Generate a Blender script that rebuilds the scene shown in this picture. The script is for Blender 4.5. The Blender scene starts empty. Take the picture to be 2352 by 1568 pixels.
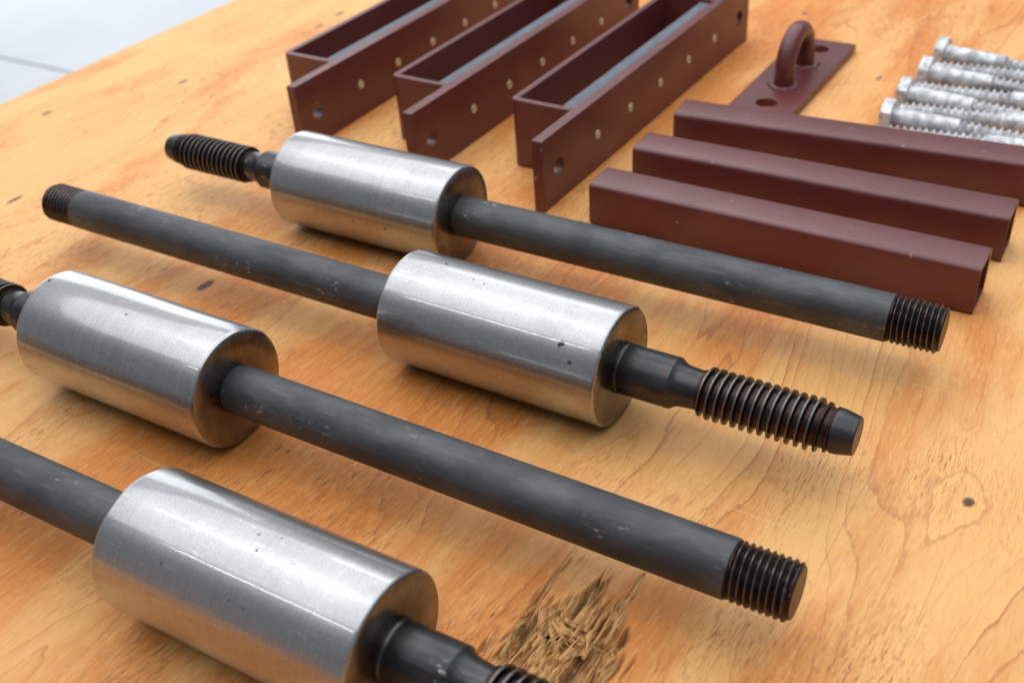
import bpy, bmesh, math, random
import numpy as np
from mathutils import Matrix, Vector

S = 0.04            # metres per layout unit (one unit = radius of a steel weight)
R = 1.0
scene = bpy.context.scene
COL = scene.collection

# ------------------------------------------------------------------ camera
PITCH, ROLL, CAMH, FPX = 0.62240058, -0.07962851, 11.62473746, 2531.89
cam_d = bpy.data.cameras.new("camera"); cam = bpy.data.objects.new("camera", cam_d); COL.objects.link(cam)
fw = Vector((0, math.cos(PITCH), -math.sin(PITCH))); rt = Vector((1, 0, 0)); up = rt.cross(fw)
r2 = rt * math.cos(ROLL) + up * math.sin(ROLL); u2 = -rt * math.sin(ROLL) + up * math.cos(ROLL)
M = Matrix((r2, u2, -fw)).transposed().to_4x4(); M.translation = Vector((0, 0, CAMH * S))
cam.matrix_world = M
cam_d.sensor_width = 36.0; cam_d.lens = 36.0 * FPX / 2352.0
cam_d.clip_start = 0.02; cam_d.clip_end = 200
cam_d.dof.use_dof = True; cam_d.dof.focus_distance = 16.6 * S; cam_d.dof.aperture_fstop = 7.5
scene.camera = cam

# ------------------------------------------------------------------ world + lamps
world = bpy.data.worlds.new("World"); scene.world = world; world.use_nodes = True
bg = world.node_tree.nodes["Background"]; bg.inputs[0].default_value = (0.88, 0.93, 1.0, 1); bg.inputs[1].default_value = 0.20

AX = Vector((0.836, -0.548, 0)); MT = Vector((-0.548, -0.836, 0))   # along the rods / across them towards the camera
def area(name, axial, trans, h, sx, sy, radiance, color, aim=None):
    l = bpy.data.lights.new(name, 'AREA'); l.shape = 'RECTANGLE'; l.size = sx; l.size_y = sy
    l.energy = radiance * math.pi * sx * sy; l.color = color
    o = bpy.data.objects.new(name, l); COL.objects.link(o)
    pos = (AX * axial + MT * trans) * S; pos.z = h * S
    if aim is None:
        m = Matrix((AX, -MT, Vector((0, 0, 1)))).transposed().to_4x4()
    else:
        z = (pos - aim).normalized(); x = Vector((0, 0, 1)).cross(z).normalized(); y = z.cross(x)
        m = Matrix((x, y, z)).transposed().to_4x4()
    m.translation = pos; o.matrix_world = m
    return o
# three rows of tube lamps and the pale ceiling they hang from
TUBE = 29.0
area("tube_lamp", -42, -78, 54, 1.35, 0.034, TUBE * 1.3, (1, 0.985, 0.96))
area("tube_lamp", -40, -17.2, 54, 1.35, 0.030, TUBE, (1, 0.985, 0.96))
area("tube_lamp", -42, 26, 54, 1.25, 0.024, TUBE * 0.85, (1, 0.985, 0.96))
area("ceiling_bounce", -24, -48, 62, 5.0, 5.9, 1.30, (0.97, 0.985, 1.0))
# open door on the far left
area("door_daylight", -110, -75, 12, 3.2, 2.4, 1.7, (0.90, 0.95, 1.0), aim=Vector((-0.2, 0.9, -0.2)))

cy = scene.cycles; cy.max_bounces = 4; cy.diffuse_bounces = 2; cy.glossy_bounces = 3; cy.transmission_bounces = 0; cy.volume_bounces = 0
cy.use_adaptive_sampling = True; cy.adaptive_threshold = 0.02; cy.adaptive_min_samples = 16; cy.caustics_reflective = False; cy.caustics_refractive = False
cy.use_denoising = True; cy.use_light_tree = False
scene.view_settings.view_transform = 'Standard'; scene.view_settings.look = 'None'
scene.view_settings.exposure = 0.52; scene.view_settings.gamma = 1.0
scene.view_settings.use_curve_mapping = False

# ------------------------------------------------------------------ node helpers
class V:
    def __init__(s, nt, sock): s.nt = nt; s.k = sock
    def _m(s, op, *a, clamp=False):
        n = s.nt.nodes.new('ShaderNodeMath'); n.operation = op; n.use_clamp = clamp
        for i, x in enumerate((s,) + a):
            if isinstance(x, V): s.nt.links.new(x.k, n.inputs[i])
            else: n.inputs[i].default_value = x
        return V(s.nt, n.outputs[0])
    def __add__(s, o): return s._m('ADD', o)
    def __radd__(s, o): return s._m('ADD', o)
    def __sub__(s, o): return s._m('SUBTRACT', o)
    def __rsub__(s, o): return (s * -1.0)._m('ADD', o)
    def __mul__(s, o): return s._m('MULTIPLY', o)
    def __rmul__(s, o): return s._m('MULTIPLY', o)
    def __truediv__(s, o): return s._m('DIVIDE', o)
    def fract(s): return s._m('FRACT')
    def pow(s, o): return s._m('POWER', o)
    def exp(s): return s._m('EXPONENT')
    def abs(s): return s._m('ABSOLUTE')
    def max(s, o): return s._m('MAXIMUM', o)
    def min(s, o): return s._m('MINIMUM', o)
    def clamp(s): return s._m('ADD', 0.0, clamp=True)
    def step(s, a, b):
        n = s.nt.nodes.new('ShaderNodeMapRange'); n.interpolation_type = 'SMOOTHSTEP'
        s.nt.links.new(s.k, n.inputs[0])
        if a < b: n.inputs[1].default_value = a; n.inputs[2].default_value = b; n.inputs[3].default_value = 0; n.inputs[4].default_value = 1
        else: n.inputs[1].default_value = b; n.inputs[2].default_value = a; n.inputs[3].default_value = 1; n.inputs[4].default_value = 0
        return V(s.nt, n.outputs[0])

class Mat:
    def __init__(s, name):
        s.m = bpy.data.materials.new(name); s.m.use_nodes = True; s.nt = s.m.node_tree
        s.b = s.nt.nodes['Principled BSDF']
        tc = s.nt.nodes.new('ShaderNodeTexCoord'); sp = s.nt.nodes.new('ShaderNodeSeparateXYZ')
        s.nt.links.new(tc.outputs['Object'], sp.inputs[0])
        s.x, s.y, s.z = (V(s.nt, sp.outputs[i]) for i in range(3))
        oi = s.nt.nodes.new('ShaderNodeObjectInfo'); s.rnd = V(s.nt, oi.outputs['Random'])
    def vec(s, x, y, z=0.0):
        n = s.nt.nodes.new('ShaderNodeCombineXYZ')
        for i, q in enumerate((x, y, z)):
            if isinstance(q, V): s.nt.links.new(q.k, n.inputs[i])
            else: n.inputs[i].default_value = q
        return n.outputs[0]
    def noise(s, x, y, z=0.0, detail=2, rough=0.5, scale=1.0, dist=0.0):
        n = s.nt.nodes.new('ShaderNodeTexNoise'); n.inputs['Scale'].default_value = scale
        n.inputs['Detail'].default_value = detail; n.inputs['Roughness'].default_value = rough; n.inputs['Distortion'].default_value = dist
        s.nt.links.new(s.vec(x, y, z), n.inputs['Vector']); return V(s.nt, n.outputs[0])
    def col(s, c):
        n = s.nt.nodes.new('ShaderNodeRGB'); n.outputs[0].default_value = (*c, 1); return n.outputs[0]
    def mix(s, a, b, f, mode='MIX'):
        n = s.nt.nodes.new('ShaderNodeMix'); n.data_type = 'RGBA'; n.blend_type = mode
        for k, q in ((6, a), (7, b)):
            if isinstance(q, tuple): n.inputs[k].default_value = (*q, 1)
            else: s.nt.links.new(q, n.inputs[k])
        if isinstance(f, V): s.nt.links.new(f.k, n.inputs[0])
        else: n.inputs[0].default_value = f
        return n.outputs[2]
    def attr(s, name):
        n = s.nt.nodes.new('ShaderNodeAttribute'); n.attribute_name = name; return V(s.nt, n.outputs['Fac'])
    def set(s, **k):
        for a, v in k.items():
            q = s.b.inputs[{'base': 'Base Color', 'rough': 'Roughness', 'metal': 'Metallic', 'spec': 'Specular IOR Level', 'coat': 'Coat Weight', 'coatr': 'Coat Roughness'}[a]]
            if isinstance(v, V): s.nt.links.new(v.k, q)
            elif isinstance(v, tuple): q.default_value = (*v, 1)
            elif isinstance(v, (int, float)): q.default_value = v
            else: s.nt.links.new(v, q)
        return s
    def bump(s, h, strength=0.2, dist=0.001):
        n = s.nt.nodes.new('ShaderNodeBump'); n.inputs['Strength'].default_value = strength; n.inputs['Distance'].default_value = dist
        s.nt.links.new(h.k, n.inputs['Height']); s.nt.links.new(n.outputs[0], s.b.inputs['Normal']); return s

# ------------------------------------------------------------------ mesh helpers
def mesh_from(name, verts, faces, smooth=True, sharp=None):
    me = bpy.data.meshes.new(name); me.from_pydata([tuple(c * S for c in v) for v in verts], [], faces)
    bm = bmesh.new(); bm.from_mesh(me); bmesh.ops.recalc_face_normals(bm, faces=bm.faces); bm.to_mesh(me); bm.free()
    if smooth:
        me.polygons.foreach_set('use_smooth', [True] * len(me.polygons))
        if sharp: me.set_sharp_from_angle(angle=math.radians(sharp))
    me.update(); return me
def link(name, me, mat=None, parent=None, loc=None, rot=None):
    o = bpy.data.objects.new(name, me); COL.objects.link(o)
    if mat is not None and me is not None and len(me.materials) == 0: me.materials.append(mat.m)
    if parent: o.parent = parent
    if loc: o.location = tuple(c * S for c in loc)
    if rot is not None: o.rotation_euler = rot if isinstance(rot, tuple) else (0, 0, rot)
    return o
def thing(name, label, cat, loc, rot=0.0, group=None):
    o = bpy.data.objects.new(name, None); COL.objects.link(o); o.empty_display_size = 0.02
    o.location = tuple(c * S for c in loc); o.rotation_euler = (0, 0, rot)
    o['label'] = label; o['category'] = cat
    if group: o['group'] = group
    return o
def bevel(o, w, seg=2, ang=35):
    b = o.modifiers.new('bevel', 'BEVEL'); b.width = w * S; b.segments = seg; b.limit_method = 'ANGLE'; b.angle_limit = math.radians(ang)
    b.harden_normals = False
    return o
def lathe(name, prof, n=72, z0=0.0, sharp=30):
    """profile of (x, r) turned about the local X axis; r = 0 ends close the shape"""
    vs, fs, rings = [], [], []
    for x, r in prof:
        if r <= 1e-6:
            rings.append([len(vs)]); vs.append((x, 0, z0))
        else:
            rings.append(list(range(len(vs), len(vs) + n)))
            for k in range(n):
                a = 2 * math.pi * k / n; vs.append((x, r * math.cos(a), z0 + r * math.sin(a)))
    for A, B in zip(rings, rings[1:]):
        for k in range(n):
            k2 = (k + 1) % n
            if len(A) == 1 and len(B) == 1: continue
            if len(A) == 1: fs.append((A[0], B[k], B[k2]))
            elif len(B) == 1: fs.append((A[k], B[0], A[k2]))
            else: fs.append((A[k], B[k], B[k2], A[k2]))
    return mesh_from(name, vs, fs, True, sharp)
def helix(name, x0, x1, pitch, root, crest, prof, n=64, per=12, z0=0.0, jitter=0.0, seed=1):
    """screw thread about local X: root(x), crest(x) radii, prof(0..1) -> 0..1 height; ends capped"""
    rng = random.Random(seed)
    m = max(4, int(abs(x1 - x0) / abs(pitch) * per)); vs, fs = [], []
    amp = [1 + jitter * math.sin(1.7 * i + rng.random()) for i in range(200)]
    for i in range(m + 1):
        x = x0 + (x1 - x0) * i / m
        for k in range(n):
            a = 2 * math.pi * k / n; t = (x - x0) / pitch - a / (2 * math.pi)
            f = t - math.floor(t); g = prof(f)
            rr = root(x) + (crest(x) - root(x)) * g * amp[int(math.floor(t)) % 200]
            vs.append((x, rr * math.cos(a), z0 + rr * math.sin(a)))
    for i in range(m):
        for k in range(n):
            k2 = (k + 1) % n; fs.append((i * n + k, (i + 1) * n + k, (i + 1) * n + k2, i * n + k2))
    c0 = len(vs); vs.append((x0, 0, z0)); c1 = len(vs); vs.append((x1, 0, z0))
    for k in range(n):
        k2 = (k + 1) % n; fs.append((c0, k, k2)); fs.append((c1, m * n + k2, m * n + k))
    return mesh_from(name, vs, fs, True, 38)
def outline_plate(name, outer, holes, t, axis='y'):
    """flat plate with real holes: outline in (a, b), thickness t from 0 along the third axis"""
    bm = bmesh.new(); edges = []
    for loop in [outer] + holes:
        v = [bm.verts.new((a * S, b * S, 0)) for a, b in loop]
        for i in range(len(v)): edges.append(bm.edges.new((v[i], v[(i + 1) % len(v)])))
    bmesh.ops.triangle_fill(bm, use_beauty=True, use_dissolve=False, edges=edges)
    g = bmesh.ops.extrude_face_region(bm, geom=list(bm.faces))
    bmesh.ops.translate(bm, vec=(0, 0, t * S), verts=[e for e in g['geom'] if isinstance(e, bmesh.types.BMVert)])
    bmesh.ops.recalc_face_normals(bm, faces=bm.faces)
    if axis == 'y':      # a -> x, b -> z, thickness -> +y
        for v in bm.verts: v.co = Vector((v.co.x, v.co.z, v.co.y))
        bmesh.ops.reverse_faces(bm, faces=bm.faces)
    bmesh.ops.dissolve_limit(bm, angle_limit=0.01, verts=bm.verts, edges=bm.edges)
    me = bpy.data.meshes.new(name); bm.to_mesh(me); bm.free()
    me.polygons.foreach_set('use_smooth', [True] * len(me.polygons)); me.set_sharp_from_angle(angle=math.radians(40))
    return me
def ring(cx, cy, r, n=32, ry=None): return [(cx + r * math.cos(2 * math.pi * k / n), cy + (ry or r) * math.sin(2 * math.pi * k / n)) for k in range(n)]
def rrect(x0, y0, x1, y1, r, n=5):
    o = []
    for cx, cy, a0 in ((x1 - r, y0 + r, -90), (x1 - r, y1 - r, 0), (x0 + r, y1 - r, 90), (x0 + r, y0 + r, 180)):
        for k in range(n + 1):
            a = math.radians(a0 + 90 * k / n); o.append((cx + r * math.cos(a), cy + r * math.sin(a)))
    return o
def prism(name, loop, z0, z1, sharp=40):
    """closed (x, y) loop extruded in z, capped"""
    n = len(loop); vs = [(x, y, z0) for x, y in loop] + [(x, y, z1) for x, y in loop]
    fs = [(i, (i + 1) % n, n + (i + 1) % n, n + i) for i in range(n)] + [tuple(range(n)), tuple(range(n, 2 * n))]
    return mesh_from(name, vs, fs, True, sharp)

# ------------------------------------------------------------------ table frame
TO = (-13.68, 29.41); TA = math.radians(54.6)
def tl(p):   # layout point -> table-local units
    dx, dy = p[0] - TO[0], p[1] - TO[1]
    return (dx * math.cos(TA) + dy * math.sin(TA), -dx * math.sin(TA) + dy * math.cos(TA))
def vnoise(x, y, seed=0):
    x = np.asarray(x, float); y = np.asarray(y, float)
    xi = np.floor(x).astype(int); yi = np.floor(y).astype(int); fx = x - xi; fy = y - yi
    fx = fx * fx * (3 - 2 * fx); fy = fy * fy * (3 - 2 * fy)
    def h(i, j):
        n = (i * 374761393 + j * 668265263 + seed * 982451653) & 0x7fffffff
        n = ((n ^ (n >> 13)) * 1274126177) & 0x7fffffff
        return ((n ^ (n >> 16)) & 0xffff) / 65535.0
    return (h(xi, yi) * (1 - fx) + h(xi + 1, yi) * fx) * (1 - fy) + (h(xi, yi + 1) * (1 - fx) + h(xi + 1, yi + 1) * fx) * fy

# ---- plywood material
def wood_material():
    m = Mat('plywood_veneer'); X, Y = m.x, m.y
    # knots: (layout point, radius mm along, across, strength)
    knots = [((-6.06, 18.98), 10, 5.0, 1), ((6.41, 11.32), 5, 3.6, 1), ((-11.36, 23.47), 10, 3.2, 1), ((-8.69, 30.0), 8, 3.6, .85), ((-12.1, 28.52), 8, 4, .8),
             ((-4.61, 34.72), 10, 4, .8), ((-5.17, 33.72), 10, 4, .7), ((9.92, 26.44), 7, 3, .7), ((9.32, 31.46), 7, 3.5, .7), ((3.4, 25.6), 16, 2.6, .8)]
    kb = None; kd = None
    jit = (m.noise(X, Y, 0.0, 2, .6, 420) - 0.5)
    for p, a, b, s in knots:
        lx, ly = tl(p); lx *= S; ly *= S
        dx = X - lx; dy = Y - ly
        d2 = (dx * (1000 / a)).pow(2.0) + (dy * (1000 / b)).pow(2.0)
        core = (d2 + jit * 1.3).step(1.25, 0.25) * s
        kd = core if kd is None else kd.max(core)
        wide = ((dx * (1000 / (a * 5.5))).pow(2.0) + (dy * (1000 / (b * 4.5))).pow(2.0)) * -1.0
        bumpk = wide.exp() * (0.9 * s)
        kb = bumpk if kb is None else kb + bumpk
    wv = (m.noise(X * 1.9, Y * 3.0, 4.2, 1, .5) - 0.5) * 0.085           # slow sweep of the grain direction
    Yw = Y + wv
    w1 = m.noise(X * 1.9, Yw * 8.5, 2.9, 1, .4); w2 = m.noise(X * 6.5, Yw * 34.0, 3.1, 2, .5); w3 = m.noise(X * 90, Yw * 200, 0.4, 1, .6)
    h = Yw * 62.0 + w1 * 16.0 + w2 * 2.6 + w3 * 0.22 + kb
    f = h.fract(); hid = h - f
    wgt = m.noise(hid * 0.37, 0.0, 0.0, 0, .5).step(0.36, 0.68)           # every growth line has its own weight
    late = f.step(0.86, 0.95) * f.step(1.0, 0.982)                          # thin latewood line with a crisp edge
    slow = f.step(0.0, 0.99) * f.step(1.0, 0.985)
    lw = m.noise(X * 4, Y * 11, 7.7, 2, .5).step(0.36, 0.62)              # where the growth lines show
    sheet = (((Yw + 0.70) * (1 / 0.27)).pow(2.0) * -1.0).exp()               # redder heartwood band of the veneer
    patch = (m.noise(X * 4.2, Yw * 13.0, 9.1, 3, .6) + sheet * 0.13 - 0.06).step(0.42, 0.64)
    fib = m.noise(X * 90, Yw * 1000, 0.0, 2, .7); streak = m.noise(X * 14, Yw * 260, 5.0, 3, .7)
    dash = m.noise(X * 110, Yw * 520, 2.7, 2, .65)
    rag = m.noise(X * 6, Y * 12, 6.6, 3, .6)
    c = m.mix((0.80, 0.440, 0.160), (0.65, 0.232, 0.048), (patch * 0.85 + sheet * 0.25 + (w2 - 0.5) * 0.6).clamp())
    c = m.mix(c, (0.56, 0.180, 0.034), slow * wgt * lw * (0.34 + patch * 0.46))
    c = m.mix(c, (0.40, 0.115, 0.028), late * (lw * 0.52 + 0.22) * (wgt * 0.85 + 0.15))
    c = m.mix(c, (0.48, 0.155, 0.034), streak.step(0.55, 0.62) * (patch * 0.34 + 0.08))
    c = m.mix(c, (0.84, 0.53, 0.24), streak.step(0.42, 0.36) * 0.16)
    c = m.mix(c, (0.84, 0.53, 0.24), dash.step(0.42, 0.36) * 0.24)
    c = m.mix(c, (0.44, 0.145, 0.036), dash.step(0.56, 0.62) * (rag.step(.44, .58) * 0.34 + 0.10))
    c = m.mix(c, (0.40, 0.135, 0.038), fib.step(0.55, 0.62) * (rag.step(.42, .58) * 0.36 + 0.14))
    tick = (fib * 0.5 + dash * 0.5).step(0.595, 0.615)
    c = m.mix(c, (0.13, 0.042, 0.016), tick * rag.step(0.53, 0.60) * 0.75)
    # long faint scratches across the grain and a few splits along it
    sc = None
    for p, slope, w in (((3.76, 11.09), -0.035, .35), ((4.6, 10.7), -0.02, .22), ((0.2, 11.9), 0.02, .22), ((6.2, 14.3), -0.10, .25), ((-5.4, 13.2), 0.06, .25)):
        lx, ly = tl(p)
        d = ((X - lx * S) - (Y - ly * S) * slope + (w3 - 0.5) * 0.0012).abs()
        seg = (Y - ly * S).abs().step(0.085, 0.03)
        q = d.step(w / 1000, w / 4000) * seg * rag.step(0.34, 0.44)
        sc = q if sc is None else sc.max(q)
    c = m.mix(c, (0.85, 0.66, 0.42), sc * 0.55)
    sp = None
    for p, ln, w in (((4.55, 11.1), .10, .28), ((0.45, 10.75), .05, .45), ((0.9, 10.9), .06, .30), ((1.35, 11.4), .05, .3), ((5.2, 9.6), .07, .22), ((2.6, 13.4), .05, .2), ((-0.4, 11.0), .03, .3)):
        lx, ly = tl(p)
        d = ((Y - ly * S) + (w2 - 0.5) * 0.006).abs()
        q = d.step(w / 1000, w / 3500) * (X - lx * S).abs().step(ln * .5, ln * .35) * w3.step(0.25, 0.4)
        sp = q if sp is None else sp.max(q)
    c = m.mix(c, (0.16, 0.06, 0.024), sp * 0.55)
    c = m.mix(c, (0.045, 0.020, 0.012), kd * 0.92)
    torn = m.attr('torn'); void_and_shade = m.attr('void_and_shade')
    tc = m.mix((0.70, 0.43, 0.18), (0.36, 0.16, 0.055), fib.step(0.42, 0.62))
    c = m.mix(c, tc, torn); c = m.mix(c, (0.035, 0.015, 0.014), void_and_shade)  # dark layer under the veneer, plus painted crease shade
    rough = (0.50 + streak * 0.16) - late * 0.05
    m.set(base=c, rough=rough, spec=0.38)
    m.bump(fib * 0.5 + dash * 0.8, 0.40, 0.0006)
    return m
WOOD = wood_material()

# ---- tabletop mesh: sheet with a finely modelled torn patch
def tabletop():
    x0, x1, y0, y1, th = -24.0, 37.0, -30.5, 0.0, 0.47
    px0, px1, py0, py1 = -10.2, -6.2, -25.0, -21.6
    NX, NY = 190, 260
    gx = np.linspace(px0, px1, NX + 1); gy = np.linspace(py0, py1, NY + 1)
    GX, GY = np.meshgrid(gx, gy, indexing='ij')
    # lens-shaped tears along the grain: centre (layout), half length, half width, depth, jag
    tears = [((0.52, 8.90), .60, .24, .20, .5), ((0.00, 9.42), .60, .17, .18, .5), ((-0.35, 9.30), .85, .12, .14, .5), ((0.30, 10.45), .50, .05, .07, .4),
             ((0.62, 10.0), .55, .05, .08, .5), ((1.12, 9.75), .45, .06, .05, .4), ((1.35, 10.15), .40, .05, .04, .4), ((-0.7, 9.0), .5, .12, .11, .6), ((0.95, 9.05), .5, .10, .08, .6), ((0.12, 10.15), .45, .035, .06, .4)]
    n_edge = vnoise(GX * 2.2, GY * 26, 3) - .5; n_f = vnoise(GX * 1.7, GY * 34, 5) - .5; n_f2 = vnoise(GX * 4, GY * 80, 8) - .5; n_l = vnoise(GX * 2.5, GY * 5, 9) - .5
    Z = np.zeros_like(GX); torn = np.zeros_like(GX); void_and_shade = np.zeros_like(GX)
    def sm(e0, e1, q): t = np.clip((q - e0) / (e1 - e0), 0, 1); return t * t * (3 - 2 * t)
    # ragged area
    cx, cy = tl((0.28, 9.28))
    dr = np.sqrt(((GX - cx) / 1.25) ** 2 + ((GY - cy) / .82) ** 2) + n_edge * .55 + n_l * .55
    area_ = sm(1.05, .72, dr)
    Z += area_ * (-.05 + .22 * n_f + .08 * n_f2 + .08 * n_l)
    torn = np.maximum(torn, area_ * (.85 + .3 * n_f)); void_and_shade = np.maximum(void_and_shade, .7 * area_ * sm(-.14, -.36, n_f + .35 * n_f2))  # low creases also darkened, shade painted into the colour
    for c, hl, hw, dp, jg in tears:
        lx, ly = tl(c)
        q = np.abs(GX - lx) / hl; wq = hw * np.clip(1 - q * q, 0, 1) ** .6
        d = np.abs(GY - ly + .05 * (vnoise(GX * 4, GX * 0, 11) - .5)) + n_edge * hw * jg
        k = sm(1.0, .55, d / np.maximum(wq, 1e-3)) * (q < 1)
        Z -= k * dp * (.8 + .6 * n_f2); torn = np.maximum(torn, k)
        if dp > .15: void_and_shade = np.maximum(void_and_shade, sm(.5, .9, k) * sm(-.12, .05, n_l))
    edge = np.minimum(np.minimum(GX - px0, px1 - GX), np.minimum(GY - py0, py1 - GY)); fade = sm(0, .25, edge)
    Z *= fade; Z = np.clip(Z, -.36, .10); torn = np.clip(torn * fade, 0, 1); void_and_shade *= fade
    vs = [(x0, y0, 0), (x1, y0, 0), (x1, y1, 0), (x0, y1, 0), (x0, y0, -th), (x1, y0, -th), (x1, y1, -th), (x0, y1, -th)]
    att = [(0, 0)] * 8; b = len(vs)
    for i in range(NX + 1):
        for j in range(NY + 1): vs.append((gx[i], gy[j], Z[i, j])); att.append((torn[i, j], void_and_shade[i, j]))
    I = lambda i, j: b + i * (NY + 1) + j
    fs = [(I(i, j), I(i + 1, j), I(i + 1, j + 1), I(i, j + 1)) for i in range(NX) for j in range(NY)]
    # surround: four n-gons following the patch border
    bot = [I(i, 0) for i in range(NX + 1)]; top = [I(i, NY) for i in range(NX + 1)]; lef = [I(0, j) for j in range(NY + 1)]; rig = [I(NX, j) for j in range(NY + 1)]
    fs += [tuple([0, 1] + bot[::-1]), tuple([1, 2] + rig[::-1]), tuple([2, 3] + top), tuple([3, 0] + lef)]
    fs += [(4, 7, 6, 5), (0, 4, 5, 1), (1, 5, 6, 2), (2, 6, 7, 3), (3, 7, 4, 0)]
    me = bpy.data.meshes.new('plywood_tabletop'); me.from_pydata([tuple(float(c) * S for c in v) for v in vs], [], fs)
    for k, nm in enumerate(('torn', 'void_and_shade')):
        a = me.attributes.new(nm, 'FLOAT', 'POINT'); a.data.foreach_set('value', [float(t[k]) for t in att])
    sm_flags = [True] * (NX * NY) + [False] * 9
    me.polygons.foreach_set('use_smooth', sm_flags); me.update()
    return me
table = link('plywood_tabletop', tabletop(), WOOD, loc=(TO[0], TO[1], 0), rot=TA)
table['kind'] = 'structure'; table['label'] = 'worn honey coloured plywood tabletop under all the metal parts'

# splinters lifted from the torn veneer
m = Mat('splinter_wood')
m.set(base=m.mix((0.74, 0.45, 0.19), (0.34, 0.15, 0.05), m.noise(m.x * 130, m.y * 420, m.z * 420, 3, .6).step(.42, .64)), rough=0.75, spec=0.2)
def splinters():
    rng = random.Random(5); vs, fs = [], []
    def strand(p, ang, ln, w, lift, curl):
        n = 7; b = len(vs)
        for i in range(n + 1):
            t = i / n; a = ang + curl * (t - .3)
            x = p[0] + math.cos(a) * ln * t; y = p[1] + math.sin(a) * ln * t
            z = -.015 + .03 * min(1, t * 4) + lift * math.sin(math.pi * min(1, t * .9 + .05)) + .01 * rng.uniform(-1, 1)
            ww = w * (1 - .93 * t ** 2) * (.6 + .4 * math.sin(math.pi * min(1, t * 1.6 + .15)))
            nx, ny = -math.sin(a), math.cos(a)
            vs.extend([(x - nx * ww, y - ny * ww, z - ww * .6), (x + nx * ww, y + ny * ww, z - ww * .6), (x, y, z + ww * .7)])
        for i in range(n):
            for k in range(3):
                a0 = b + i * 3 + k; a1 = b + i * 3 + (k + 1) % 3; fs.append((a0, a1, a1 + 3, a0 + 3))
        fs.append((b, b + 2, b + 1)); e = b + n * 3; fs.append((e, e + 1, e + 2))
    for k in range(36):       # bundle of fibres bending down from a common root
        t = k / 35
        p = tl((0.10 + .26 * t + rng.uniform(-.04, .04), 10.0 - .12 * t + rng.uniform(-.22, .06)))
        world_a = math.radians(-102 + 50 * t + rng.uniform(-5, 5))
        strand(p, world_a - TA, rng.uniform(.35, .90), rng.uniform(.014, .034), rng.uniform(-.02, .03), .35 + rng.uniform(-.3, .3))
    for k in range(34):       # slivers still lying along the grain
        c = (0.22 + rng.gauss(0, .46), 9.15 + rng.gauss(0, .36))
        strand(tl(c), math.pi * rng.choice((0, 1)) + rng.gauss(0, .10), rng.uniform(.35, .95), rng.uniform(.018, .045), rng.uniform(-.01, .05), rng.uniform(-.15, .15))
    for c, wa, ln, w, lf in (((.30, 9.25), 235, .75, .10, .03), ((.62, 9.30), 215, .55, .085, .05), ((-.15, 9.05), 50, .5, .07, .04), ((.75, 9.55), 250, .45, .06, .05), ((.05, 9.0), 20, .5, .09, .03), ((1.0, 9.2), 232, .6, .07, .03)):
        strand(tl(c), math.radians(wa) - TA, ln, w, lf, .1)     # chunky torn chips
    return mesh_from('splinters', vs, fs, True, 50)
sp = link('splinters', splinters(), m, table); sp['kind'] = 'stuff'; sp['label'] = 'frayed splinters in the torn veneer'

# ---- concrete floor with a joint
m = Mat('pale_concrete')
n1 = m.noise(m.x * 1.3, m.y * 1.3, 0.0, 4, .6); n2 = m.noise(m.x * 9, m.y * 9, 0.0, 3, .6)
m.set(base=m.mix(m.mix((0.50, 0.53, 0.555), (0.44, 0.47, 0.50), n1.step(.35, .65)), (0.44, 0.43, 0.38), n2.step(.60, .75) * 0.35), rough=0.55, spec=0.4)
m.bump(n2, 0.1, 0.002)
FL = -20.0
def floor():
    a = math.radians(-33.7); g = 0.16; c = (-34.2, 86.04); Lr = 260
    vs, fs = [], []
    prof = [(-200, 0), (-g, 0), (-g * .6, -.35), (g * .6, -.35), (g, 0), (120, 0)]
    for s, z in prof:
        for t in (-Lr, Lr):
            vs.append((c[0] + math.cos(a) * t - math.sin(a) * s, c[1] + math.sin(a) * t + math.cos(a) * s, FL + z))
    for i in range(len(prof) - 1): fs.append((2 * i, 2 * i + 1, 2 * i + 3, 2 * i + 2))
    return mesh_from('concrete_floor', vs, fs, False)
fl = link('concrete_floor', floor(), m); fl['kind'] = 'structure'; fl['label'] = 'pale grey concrete floor with a straight joint beyond the table'

# ------------------------------------------------------------------ metal materials
def steel_material():
    m = Mat('turned_steel'); X = m.x + m.rnd * 3.7; Y = m.y + m.rnd * 1.9; Z = m.z
    ang = m._ang if hasattr(m, '_ang') else None
    blot = m.noise(X * 30, Y * 30, Z * 30, 4, .6); grain = m.noise(X * 1300, Y * 1300, Z * 1300, 2, .6)
    streak = m.noise(X * 75, Y * 620, Z * 620, 3, .6)
    pit = m.noise(X * 170, Y * 170, Z * 170, 1, .4).step(.775, .815)
    turn = m.noise(X * 1100, 0.0, m.rnd, 1, .6)
    c = m.mix((0.36, 0.363, 0.37), (0.31, 0.313, 0.32), blot.step(.35, .7))
    c = m.mix(c, (0.47, 0.47, 0.48), grain.step(.5, .72) * 0.7)
    c = m.mix(c, (0.20, 0.198, 0.195), grain.step(.47, .30) * 0.6)
    c = m.mix(c, (0.55, 0.55, 0.55), streak.step(.62, .70) * 0.6)
    c = m.mix(c, (0.20, 0.16, 0.12), m.noise(X * 14, Y * 40, Z * 40, 3, .6).step(.60, .78) * 0.35)
    c = m.mix(c, (0.24, 0.235, 0.23), turn.step(.54, .70) * 0.30); c = m.mix(c, (0.50, 0.50, 0.50), turn.step(.44, .30) * 0.28)
    c = m.mix(c, (0.05, 0.045, 0.04), pit)
    r = 0.37 + (blot - 0.5) * 0.14 + (grain - 0.5) * 0.12 + pit * 0.3
    m.set(base=c, metal=1.0, rough=r, coat=0.75, coatr=0.085)
    m.b.inputs['Coat IOR'].default_value = 2.0
    m.bump(grain, 0.06, 0.0004)
    return m
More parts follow.
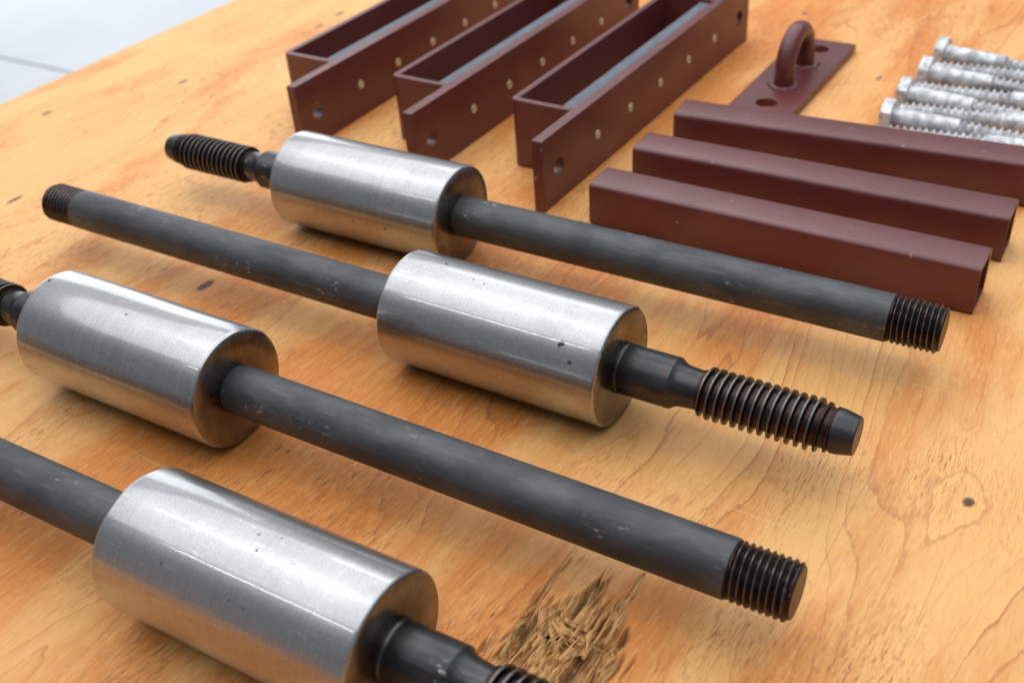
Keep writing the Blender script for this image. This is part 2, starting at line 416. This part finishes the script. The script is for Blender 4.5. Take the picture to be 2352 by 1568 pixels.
def face_material():
    m = Mat('faced_steel'); cx, cy = m.y, m.z - R * S
    n = m.nt.nodes.new('ShaderNodeMath'); n.operation = 'ARCTAN2'; m.nt.links.new(cy.k, n.inputs[0]); m.nt.links.new(cx.k, n.inputs[1]); a = V(m.nt, n.outputs[0])
    r = (cx.pow(2.0) + cy.pow(2.0)).pow(0.5)
    swirl = m.noise(a * 26 + r * 220, r * 60, m.rnd * 9, 3, .65); blot = m.noise(cx * 45, cy * 45, m.rnd * 5, 4, .6)
    grease = (r * (1 / S) + (blot - .5) * .5).step(.78, .42)
    c = m.mix((0.30, 0.285, 0.27), (0.19, 0.17, 0.15), blot.step(.4, .65)); c = m.mix(c, (0.42, 0.40, 0.38), swirl.step(.56, .72) * 0.5)
    c = m.mix(c, (0.10, 0.085, 0.075), grease * 0.75)
    m.set(base=c, metal=1.0, rough=0.30 + (swirl - .5) * 0.25); m.bump(swirl, 0.14, 0.0006)
    return m
def black_material(name, base, dark, rust, scuff, rough, metal=0.85, crest=None):
    m = Mat(name); X = m.x + m.rnd * 3.1; Y = m.y + m.rnd * 2.3; Z = m.z
    blot = m.noise(X * 28, Y * 60, Z * 60, 4, .62); fine = m.noise(X * 500, Y * 900, Z * 900, 2, .6); long = m.noise(X * 30, Y * 500, Z * 500, 3, .6)
    c = m.mix(base, dark, blot.step(.36, .66)); c = m.mix(c, tuple(min(1, q * 1.6) for q in base), long.step(.58, .72) * 0.5)
    c = m.mix(c, (0.16, 0.055, 0.03), m.noise(X * 60, Y * 90, Z * 90, 4, .65).step(.60, .74) * rust)
    fl = m.noise(X * 150, Y * 420, Z * 420, 3, .70).step(.585, .66) * m.noise(X * 22, Y * 40, Z * 40, 2, .5).step(.60, .70)
    c = m.mix(c, (0.62, 0.63, 0.64), fl * scuff)
    if crest:          # worn bright crests, rusty valleys
        rad = (m.y.pow(2.0) + (m.z - R * S).pow(2.0)).pow(0.5) * (1 / S)
        c = m.mix(c, (0.050, 0.021, 0.015), rad.step(crest - .025, crest - .055) * blot.step(.42, .58) * 0.8)
        c = m.mix(c, (0.26, 0.25, 0.25), (rad + (fine - .5) * .02).step(crest - .008, crest) * 0.45)
    m.set(base=c, metal=(fl * -scuff * 0.6 + metal).clamp(), rough=(rough + (blot - .5) * 0.10 + fl * 0.15))
    m.bump(fine, 0.14, 0.0005)
    return m
STEEL = steel_material(); FACE = face_material()
SHAFT = black_material('black_oxide_shaft', (0.108, 0.111, 0.118), (0.076, 0.078, 0.084), 0.12, 0.50, 0.60)
NECK = black_material('black_oxide_neck', (0.066, 0.066, 0.068), (0.040, 0.040, 0.042), 0.25, 0.55, 0.34)
THREAD = black_material('black_thread', (0.046, 0.034, 0.030), (0.026, 0.017, 0.014), 0.85, 0.20, 0.38, crest=0.400)

# ------------------------------------------------------------------ weighted rods
L, A_, T_ = 4.132, 12.494, 13.338
B1, B2, B3, B4 = 0.931, 1.347, 3.158, 3.743
rr, rn, rc, rtip = 0.408, 0.412, 0.403, 0.291
bv = 0.042
me_body = lathe('steel_weight', [(bv, R * .985), (bv * .4, R - bv * .6 - .004), (bv, R - .003), (bv * 1.6, R), (L * .25, R), (L * .5, R), (L * .75, R), (L - bv * 1.6, R), (L - bv, R - .003), (L - bv * .4, R - bv * .6 - .004), (L - bv, R * .985)][1:-1], 160, R, 60)
me_face0 = lathe('end_face', [(bv * .4, R - bv * .6 - .004), (0.0, R - bv * 1.3), (0.0, .7), (0.0, rn * .9)], 128, R, 60)
me_face1 = lathe('end_face', [(L - bv * .4, R - bv * .6 - .004), (L, R - bv * 1.3), (L, .7), (L, rr * .9)], 128, R, 60)
me_shaft = lathe('rod_shaft', [(L - .1, rr - .004), (L + .05, rr - .004)] + [(L + (A_ - L) * k / 8, rr) for k in range(1, 8)] + [(A_ - .03, rr), (A_, rr - .012), (A_ + .01, .30), (A_ + .01, 0)], 96, R, 35)
def fine_prof(f): return max(0.0, 1 - abs(f - .5) / .5) ** 0.9 if True else 0
fine_end = lambda x: min(1.0, max(0.0, (T_ - x) / 0.10))
me_fine = helix('fine_thread', A_ + .0, T_, 0.094, lambda x: min(.352, .338 + .03 * fine_end(x)), lambda x: min(rr - .003, .352 + .1 * fine_end(x)) if x > A_ + .02 else .36, fine_prof, 72, 10, R)
me_neck = lathe('neck', [(.05, rn + .012), (-.045, rn + .012), (-.075, rn - .004), (-.085, rn - .006), (-.11, rn), (-.5, rn), (-B1 + .02, rn), (-B1, rn - .012), (-B1 - .05, rn - .05), (-B1 - .12, rn - .078), (-B1 - .22, .325), (-B1 - .34, .315), (-B2 - .02, .315), (-B2 - .03, .25), (-B2 - .03, 0)], 96, R, 28)
def coarse_prof(f):
    d = abs(f - .5)
    return 1.0 if d < .115 else max(0.0, 1 - (d - .115) / .13)
def taper(x): return min(1.0, max(0.0, (x + B4) / (B4 - B3 + .12)))
c_root = lambda x: .322 if x > -B3 else .300 + .022 * taper(x)
def c_crest(x):
    t = min(1.0, max(0.0, (-B2 + .02 - x) / .10)); base = .322 + (rc + .004 - .322) * t
    if x < -B3: base = min(base, .335 + (rc - .335) * max(0.0, (x + B3 + .30) / .30))
    return max(base, c_root(x))
me_coarse = helix('coarse_thread', -B2, -B3 - .30, -0.139, c_root, c_crest, coarse_prof, 80, 24, R, 0.04, 3)
me_tip = lathe('rod_tip', [(-B3 - .24, .2), (-B3 - .245, .338), (-B3 - .28, .345), (-B3 - .34, .342), (-B4 + .05, .300), (-B4 + .012, rtip), (-B4, rtip - .016), (-B4, .1), (-B4, 0)], 80, R, 28)
RODS = [((-4.24191491, 21.43650991, -0.57797251), 'weighted steel rod nearest the brown brackets, its coarse thread pointing left'),
        ((1.7063477, 13.86545953, 2.55784418), 'weighted steel rod whose coarse thread points right, lying wholly inside the picture'),
        ((-7.87719687, 16.38323054, -0.58285946), 'weighted steel rod with its coarse thread cut off by the left edge'),
        ((-1.70249519, 8.67064707, 2.56423181), 'nearest weighted steel rod, beside the torn veneer, cut off by the bottom edge')]
for (x, y, th), lab in RODS:
    t = thing('weighted_rod', lab, 'steel rod', (x, y, 0), th, 'steel rods with cylindrical weights laid in alternate directions')
    w = link('steel_weight', me_body, STEEL, t)
    link('end_face', me_face0, FACE, w); link('end_face', me_face1, FACE, w)
    link('rod_shaft', me_shaft, SHAFT, t); link('fine_thread', me_fine, THREAD, t); link('neck', me_neck, NECK, t)
    c = link('coarse_thread', me_coarse, THREAD, t); link('rod_tip', me_tip, NECK, c)

# ------------------------------------------------------------------ brown painted steel
def paint_material():
    m = Mat('brown_paint'); X = m.x + m.rnd * 2.0; Y = m.y; Z = m.z
    b = m.noise(X * 18, Y * 18, Z * 18, 3, .6); o = m.noise(X * 700, Y * 700, Z * 700, 2, .5)
    run = m.noise(X * 60, Y * 60, Z * 4, 2, .5)
    c = m.mix((0.125, 0.0255, 0.026), (0.104, 0.021, 0.021), b.step(.35, .65))
    sp = m.noise(X * 210, Y * 210, Z * 210, 0, .5).step(.835, .855); c = m.mix(c, (0.40, 0.26, 0.20), sp * 0.5)
    c = m.mix(c, (0.19, 0.055, 0.05), m.noise(X * 9, Y * 220, Z * 220, 3, .65).step(.60, .72) * 0.45)
    m.set(base=c, rough=0.36 + (b - .5) * 0.14 + (run - .5) * 0.10, spec=0.6); m.bump(o * .6 + b * .4, 0.08, 0.0006)
    return m
PAINT = paint_material()
RUB = Mat('grey_rubber'); RUB.set(base=RUB.mix((0.110, 0.130, 0.165), (0.08, 0.096, 0.124), RUB.noise(RUB.x * 30, RUB.y * 200, RUB.z * 200, 3, .6).step(.35, .65)), rough=0.55, spec=0.45)
BRASS = Mat('dull_brass'); BRASS.set(base=BRASS.mix((0.80, 0.62, 0.44), (0.50, 0.36, 0.24), BRASS.noise(BRASS.x, BRASS.y, BRASS.z, 3, .6, 900)), metal=0.2, rough=0.45)

Hb, tb, eb, Db, Lb, hx, hz, rx, rs, rz = 1.663, 0.251, 1.636, 1.822, 10.999, 0.651, 0.823, 2.358, 1.585, 0.829
me_plate = outline_plate('front_plate', [(0, 0), (Lb, 0), (Lb, Hb), (0, Hb)], [ring(hx, hz, .20, 36), ring(Lb - hx, hz, .20, 36)], tb)
def channel():
    w = .155; r = .17; pts = []
    e0, e1 = eb, Lb - eb
    def arc(cx, cy, rad, a0, a1, n=6): return [(cx + rad * math.cos(math.radians(a0 + (a1 - a0) * k / n)), cy + rad * math.sin(math.radians(a0 + (a1 - a0) * k / n))) for k in range(n + 1)]
    outer = [(e0, tb + .002)] + arc(e0 + r, Db - r, r, 180, 90) + arc(e1 - r, Db - r, r, 90, 0) + [(e1, tb + .002)]
    inner = [(e1 - w, tb + .002)] + arc(e1 - r, Db - r, r - w, 0, 90) + arc(e0 + r, Db - r, r - w, 90, 180) + [(e0 + w, tb + .002)]
    loop = outer + inner; n = len(loop); k = len(outer)
    vs = [(x, y, 0.03) for x, y in loop] + [(x, y, Hb - .012) for x, y in loop]; fs = []
    for i in range(n): fs.append((i, (i + 1) % n, n + (i + 1) % n, n + i))
    for i in range(k - 1):
        a, b2, c2, d = i, i + 1, n - 2 - i, n - 1 - i
        fs.append((a, b2, c2, d)); fs.append((n + a, n + d, n + c2, n + b2))
    return mesh_from('back_channel', vs, fs, True, 40)
me_chan = channel()
def weld_fillet():
    vs, fs = [], []; n = 14
    for i in range(n + 1):
        z = .05 + (Hb - .1) * i / n; q = .07 + .012 * math.sin(i * 2.1)
        vs += [(eb + .004, tb, z), (eb - q, tb - .002, z), (eb - q * .35, tb + q * .35, z), (eb + .004, tb + q, z)]
    for i in range(n):
        for k in range(3): fs.append((4 * i + k, 4 * i + k + 1, 4 * i + k + 5, 4 * i + k + 4))
    return mesh_from('weld_bead', vs, fs, True, 60)
me_weld = weld_fillet()
me_strip = prism('rubber_strip', [(eb + .165, tb + .004), (Lb - eb - .165, tb + .004), (Lb - eb - .165, tb + .40), (eb + .165, tb + .40)], .04, Hb - .10)
def rivet_mesh():
    me = lathe('screw_end', [(.0, .108), (.02, .10), (.028, .085), (.008, .065), (.006, .055), (.02, .045), (.026, .02), (.026, 0)], 24, 0, 30)
    me.transform(Matrix.Rotation(math.radians(-90), 4, 'Z')); return me     # +X -> -Y
me_riv = rivet_mesh()
BRK = [((-4.63877481, 24.77892039, 0.9687276), 'brown U-backed bracket farthest left, its plate ending behind the far steel weight'),
       ((-1.81915693, 22.72323534, 0.95998138), 'middle one of the three brown U-backed brackets'),
       ((0.92925476, 20.79786207, 0.95802565), 'brown U-backed bracket nearest the square tubes')]
for (x, y, th), lab in BRK:
    t = thing('bracket', lab, 'bracket', (x, y, 0), th, 'brown steel brackets lined with grey rubber')
    p = bevel(link('front_plate', me_plate, PAINT, t), .022, 2, 50)
    for k in range(5):
        link('screw_end', me_riv, BRASS, p, loc=(rx + rs * k, .002, rz), rot=(0, random.Random(k).uniform(-1, 1), 0))
    bevel(link('back_channel', me_chan, PAINT, t), .018, 2, 50)
    link('weld_bead', me_weld, PAINT, t)
    bevel(link('rubber_strip', me_strip, RUB, t), .02, 2, 50)

# ------------------------------------------------------------------ square tubes
wt, ht, Lt = 0.90, 0.966, 7.70
def tube_mesh():
    rng = random.Random(3)
    o = rrect(0, 0, wt, ht, .105, 6); i_ = rrect(.085, .085, wt - .085, ht - .085, .04, 6); n = len(o)
    vs, fs = [], []
    xs = [0, .012, .03] + [Lt * k / 6 for k in range(1, 6)] + [Lt - .03, Lt - .012, Lt]
    for k, x in enumerate(xs):
        sc = .988 if k in (0, len(xs) - 1) else 1.0
        for y, z in o: vs.append((x + (rng.uniform(-.006, .006) if sc < 1 else 0), wt / 2 + (y - wt / 2) * sc, ht / 2 + (z - ht / 2) * sc))
    m_ = len(xs)
    for k in range(m_ - 1):
        for j in range(n): j2 = (j + 1) % n; fs.append((k * n + j, (k + 1) * n + j, (k + 1) * n + j2, k * n + j2))
    b = len(vs)
    for x in (0.004, Lt - .004):
        for y, z in i_: vs.append((x, y, z))
    for j in range(n):
        j2 = (j + 1) % n; fs.append((b + j, b + j2, b + n + j2, b + n + j))
        fs.append((j, j2, b + j2, b + j)); e = (m_ - 1) * n; fs.append((e + j2, e + j, b + n + j, b + n + j2))
    return mesh_from('square_tube', vs, fs, True, 45)
me_tube = tube_mesh()
for k, ((x, y, th), lab) in enumerate([((1.82066377, 20.1565597, -0.59278194), 'brown square tube nearest the steel rods, first of three'),
                        ((2.92291437, 21.66805374, -0.5765989), 'middle brown square tube of three, its open end at the right edge'),
                        ((4.07577656, 23.2229815, -0.52116241), 'brown square tube farthest back, in front of the loop plate and the bolts')]):
    o = link('square_tube', me_tube, PAINT, loc=(x, y, 0.0), rot=th)
    o['label'] = lab; o['category'] = 'square tube'; o['group'] = 'brown square tubes lying side by side'

# ------------------------------------------------------------------ plate with welded loop
t = thing('loop_plate', 'brown mounting plate with an upright welded loop and two bolt holes', 'anchor plate', (7.75, 26.6, 0), math.radians(55.5))
me = outline_plate('base_plate', rrect(-2.58, -.80, 2.58, .80, .05, 3), [ring(-1.9, 0, .26, 36), ring(1.9, 0, .26, 36)], .22, axis='z')
bp_ = bevel(link('base_plate', me, PAINT, t), .025, 2, 50)
def loop_mesh():
    path = [(-.74, .12), (-.74, .35), (-.74, .60)] + [(-.74 * math.cos(math.pi * k / 18), .60 + .74 * math.sin(math.pi * k / 18)) for k in range(1, 18)] + [(.74, .60), (.74, .35), (.74, .12)]
    n = 28; r = .245; vs, fs = [], []
    for i, (x, z) in enumerate(path):
        a = path[max(0, i - 1)]; b = path[min(len(path) - 1, i + 1)]; tx, tz = b[0] - a[0], b[1] - a[1]; q = math.hypot(tx, tz); tx /= q; tz /= q
        for k in range(n):
            c = math.cos(2 * math.pi * k / n) * r; s = math.sin(2 * math.pi * k / n) * r; vs.append((x - tz * c, s, z + tx * c))
    for i in range(len(path) - 1):
        for k in range(n): k2 = (k + 1) % n; fs.append((i * n + k, i * n + k2, (i + 1) * n + k2, (i + 1) * n + k))
    return mesh_from('loop', vs, fs, True, 60)
link('loop', loop_mesh(), PAINT, t)
def bead(cx, seed):
    rng = random.Random(seed); n, q = 40, 8; vs, fs = [], []
    for i in range(n):
        a = 2 * math.pi * i / n; rad = .29 + .02 * math.sin(7 * a + seed); tk = .11 + .022 * math.sin(9 * a) + rng.uniform(-.008, .008)
        for k in range(q):
            b = 2 * math.pi * k / q; rr_ = rad + tk * math.cos(b); vs.append((cx + rr_ * math.cos(a), rr_ * math.sin(a), .205 + tk * .75 * math.sin(b)))
    for i in range(n):
        for k in range(q): i2 = (i + 1) % n; k2 = (k + 1) % q; fs.append((i * q + k, i2 * q + k, i2 * q + k2, i * q + k2))
    return mesh_from('weld_bead', vs, fs, True, 60)
link('weld_bead', bead(-.74, 1), PAINT, t); link('weld_bead', bead(.74, 2), PAINT, t)

# ------------------------------------------------------------------ galvanised bolts
def zinc_material():
    m = Mat('galvanised_zinc'); X = m.x + m.rnd * 4.0; Y = m.y + m.rnd; Z = m.z
    b = m.noise(X * 110, Y * 110, Z * 110, 4, .65); g = m.noise(X * 30, Y * 60, Z * 60, 3, .6)
    c = m.mix((0.68, 0.69, 0.71), (0.42, 0.43, 0.45), b.step(.45, .60)); c = m.mix(c, (0.20, 0.20, 0.21), g.step(.54, .70) * 0.6)
    m.set(base=c, metal=0.3, rough=0.46 + (b - .5) * .3); m.bump(b, 0.35, 0.0012); return m
ZINC = zinc_material()
HR, SR, SL, TL = .43, .225, 1.45, 2.25     # head radius (corners), shank radius, plain length, threaded length
def head_mesh():
    vs, fs = [], []; hexa = [(HR * math.cos(math.radians(60 * k + 30)), HR * math.sin(math.radians(60 * k + 30))) for k in range(6)]
    n = 24; secs = []
    def hexr(a): a = (a - math.radians(30)) % math.radians(60) - math.radians(30); return HR * math.cos(math.radians(30)) / math.cos(a)
    for x, lim in ((0, 1), (-.23, 1), (-.27, .0)):
        row = []
        for k in range(n):
            a = 2 * math.pi * k / n; r = hexr(a)
            if lim == 0: r = min(r, HR * .90) * .93
            row.append(len(vs)); vs.append((x, r * math.cos(a), r * math.sin(a)))
        secs.append(row)
    for A, B in zip(secs, secs[1:]):
        for k in range(n): k2 = (k + 1) % n; fs.append((A[k], A[k2], B[k2], B[k]))
    fs.append(tuple(secs[0])); fs.append(tuple(secs[-1]))
    return mesh_from('hex_head', vs, fs, True, 28)
me_head = head_mesh()
me_shank = lathe('shank', [(-.02, SR + .03), (.03, SR + .02), (.07, SR), (.5, SR), (SL, SR), (SL + .03, SR - .03), (SL + .03, 0)], 40, 0, 40)
me_thr = helix('bolt_thread', SL, SL + TL,   .158, lambda x: SR - .085, lambda x: (SR if x < SL + TL - .15 else SR - .085 * (x - SL - TL + .15) / .15), lambda f: max(0.0, 1 - abs(f - .5) / .42), 36, 8, 0)
bdir = math.radians(-35)
def bolt(x, y, z, th, tilt, lab, roll):
    t = thing('hex_bolt', lab, 'bolt', (x, y, 0), 0, 'galvanised bolts laid head to tail')
    t.location.z = z * S; t.rotation_euler = Matrix.Identity(3).to_euler()
    t.rotation_euler = (Matrix.Rotation(th, 3, 'Z') @ Matrix.Rotation(tilt, 3, 'Y') @ Matrix.Rotation(roll, 3, 'X')).to_euler()
    h = bevel(link('hex_head', me_head, ZINC, t), .02, 2, 30); link('shank', me_shank, ZINC, t); link('bolt_thread', me_thr, ZINC, t)
names = ['farthest', 'second', 'third', 'fourth']
HEADS = [(11.72, 26.78), (10.88, 25.60), (9.98, 24.48), (9.22, 23.36)]
tq = math.asin((HR * math.cos(math.radians(30)) - SR) / (SL + TL))
for k, (x, y) in enumerate(HEADS):
    d = bdir + math.radians((-3, 1, -1, 2)[k])
    bolt(x, y, HR * math.cos(math.radians(30)) + .01, d, tq, ('galvanised bolt with its hex head at the left, %s from the back of the row' % names[k]), math.radians((0, 60, 120, 0)[k]))
for k in range(5):
    # tip at the left, head off to the right
    tx, ty = [(11.22, 26.22), (10.32, 25.10), (9.60, 23.98), (8.82, 22.85), (7.9, 22.1)][k]
    d = bdir + math.radians((1, 0, 3, 4, 4)[k]); ln = SL + TL
    bx, by = tx + math.cos(d) * ln, ty + math.sin(d) * ln
    if k == 4: continue
    bolt(bx, by, HR * math.cos(math.radians(30)) + .01, d + math.pi, tq, ('galvanised bolt with its threaded tip at the left, %s from the back of the row' % names[k]), math.radians(60 * k))
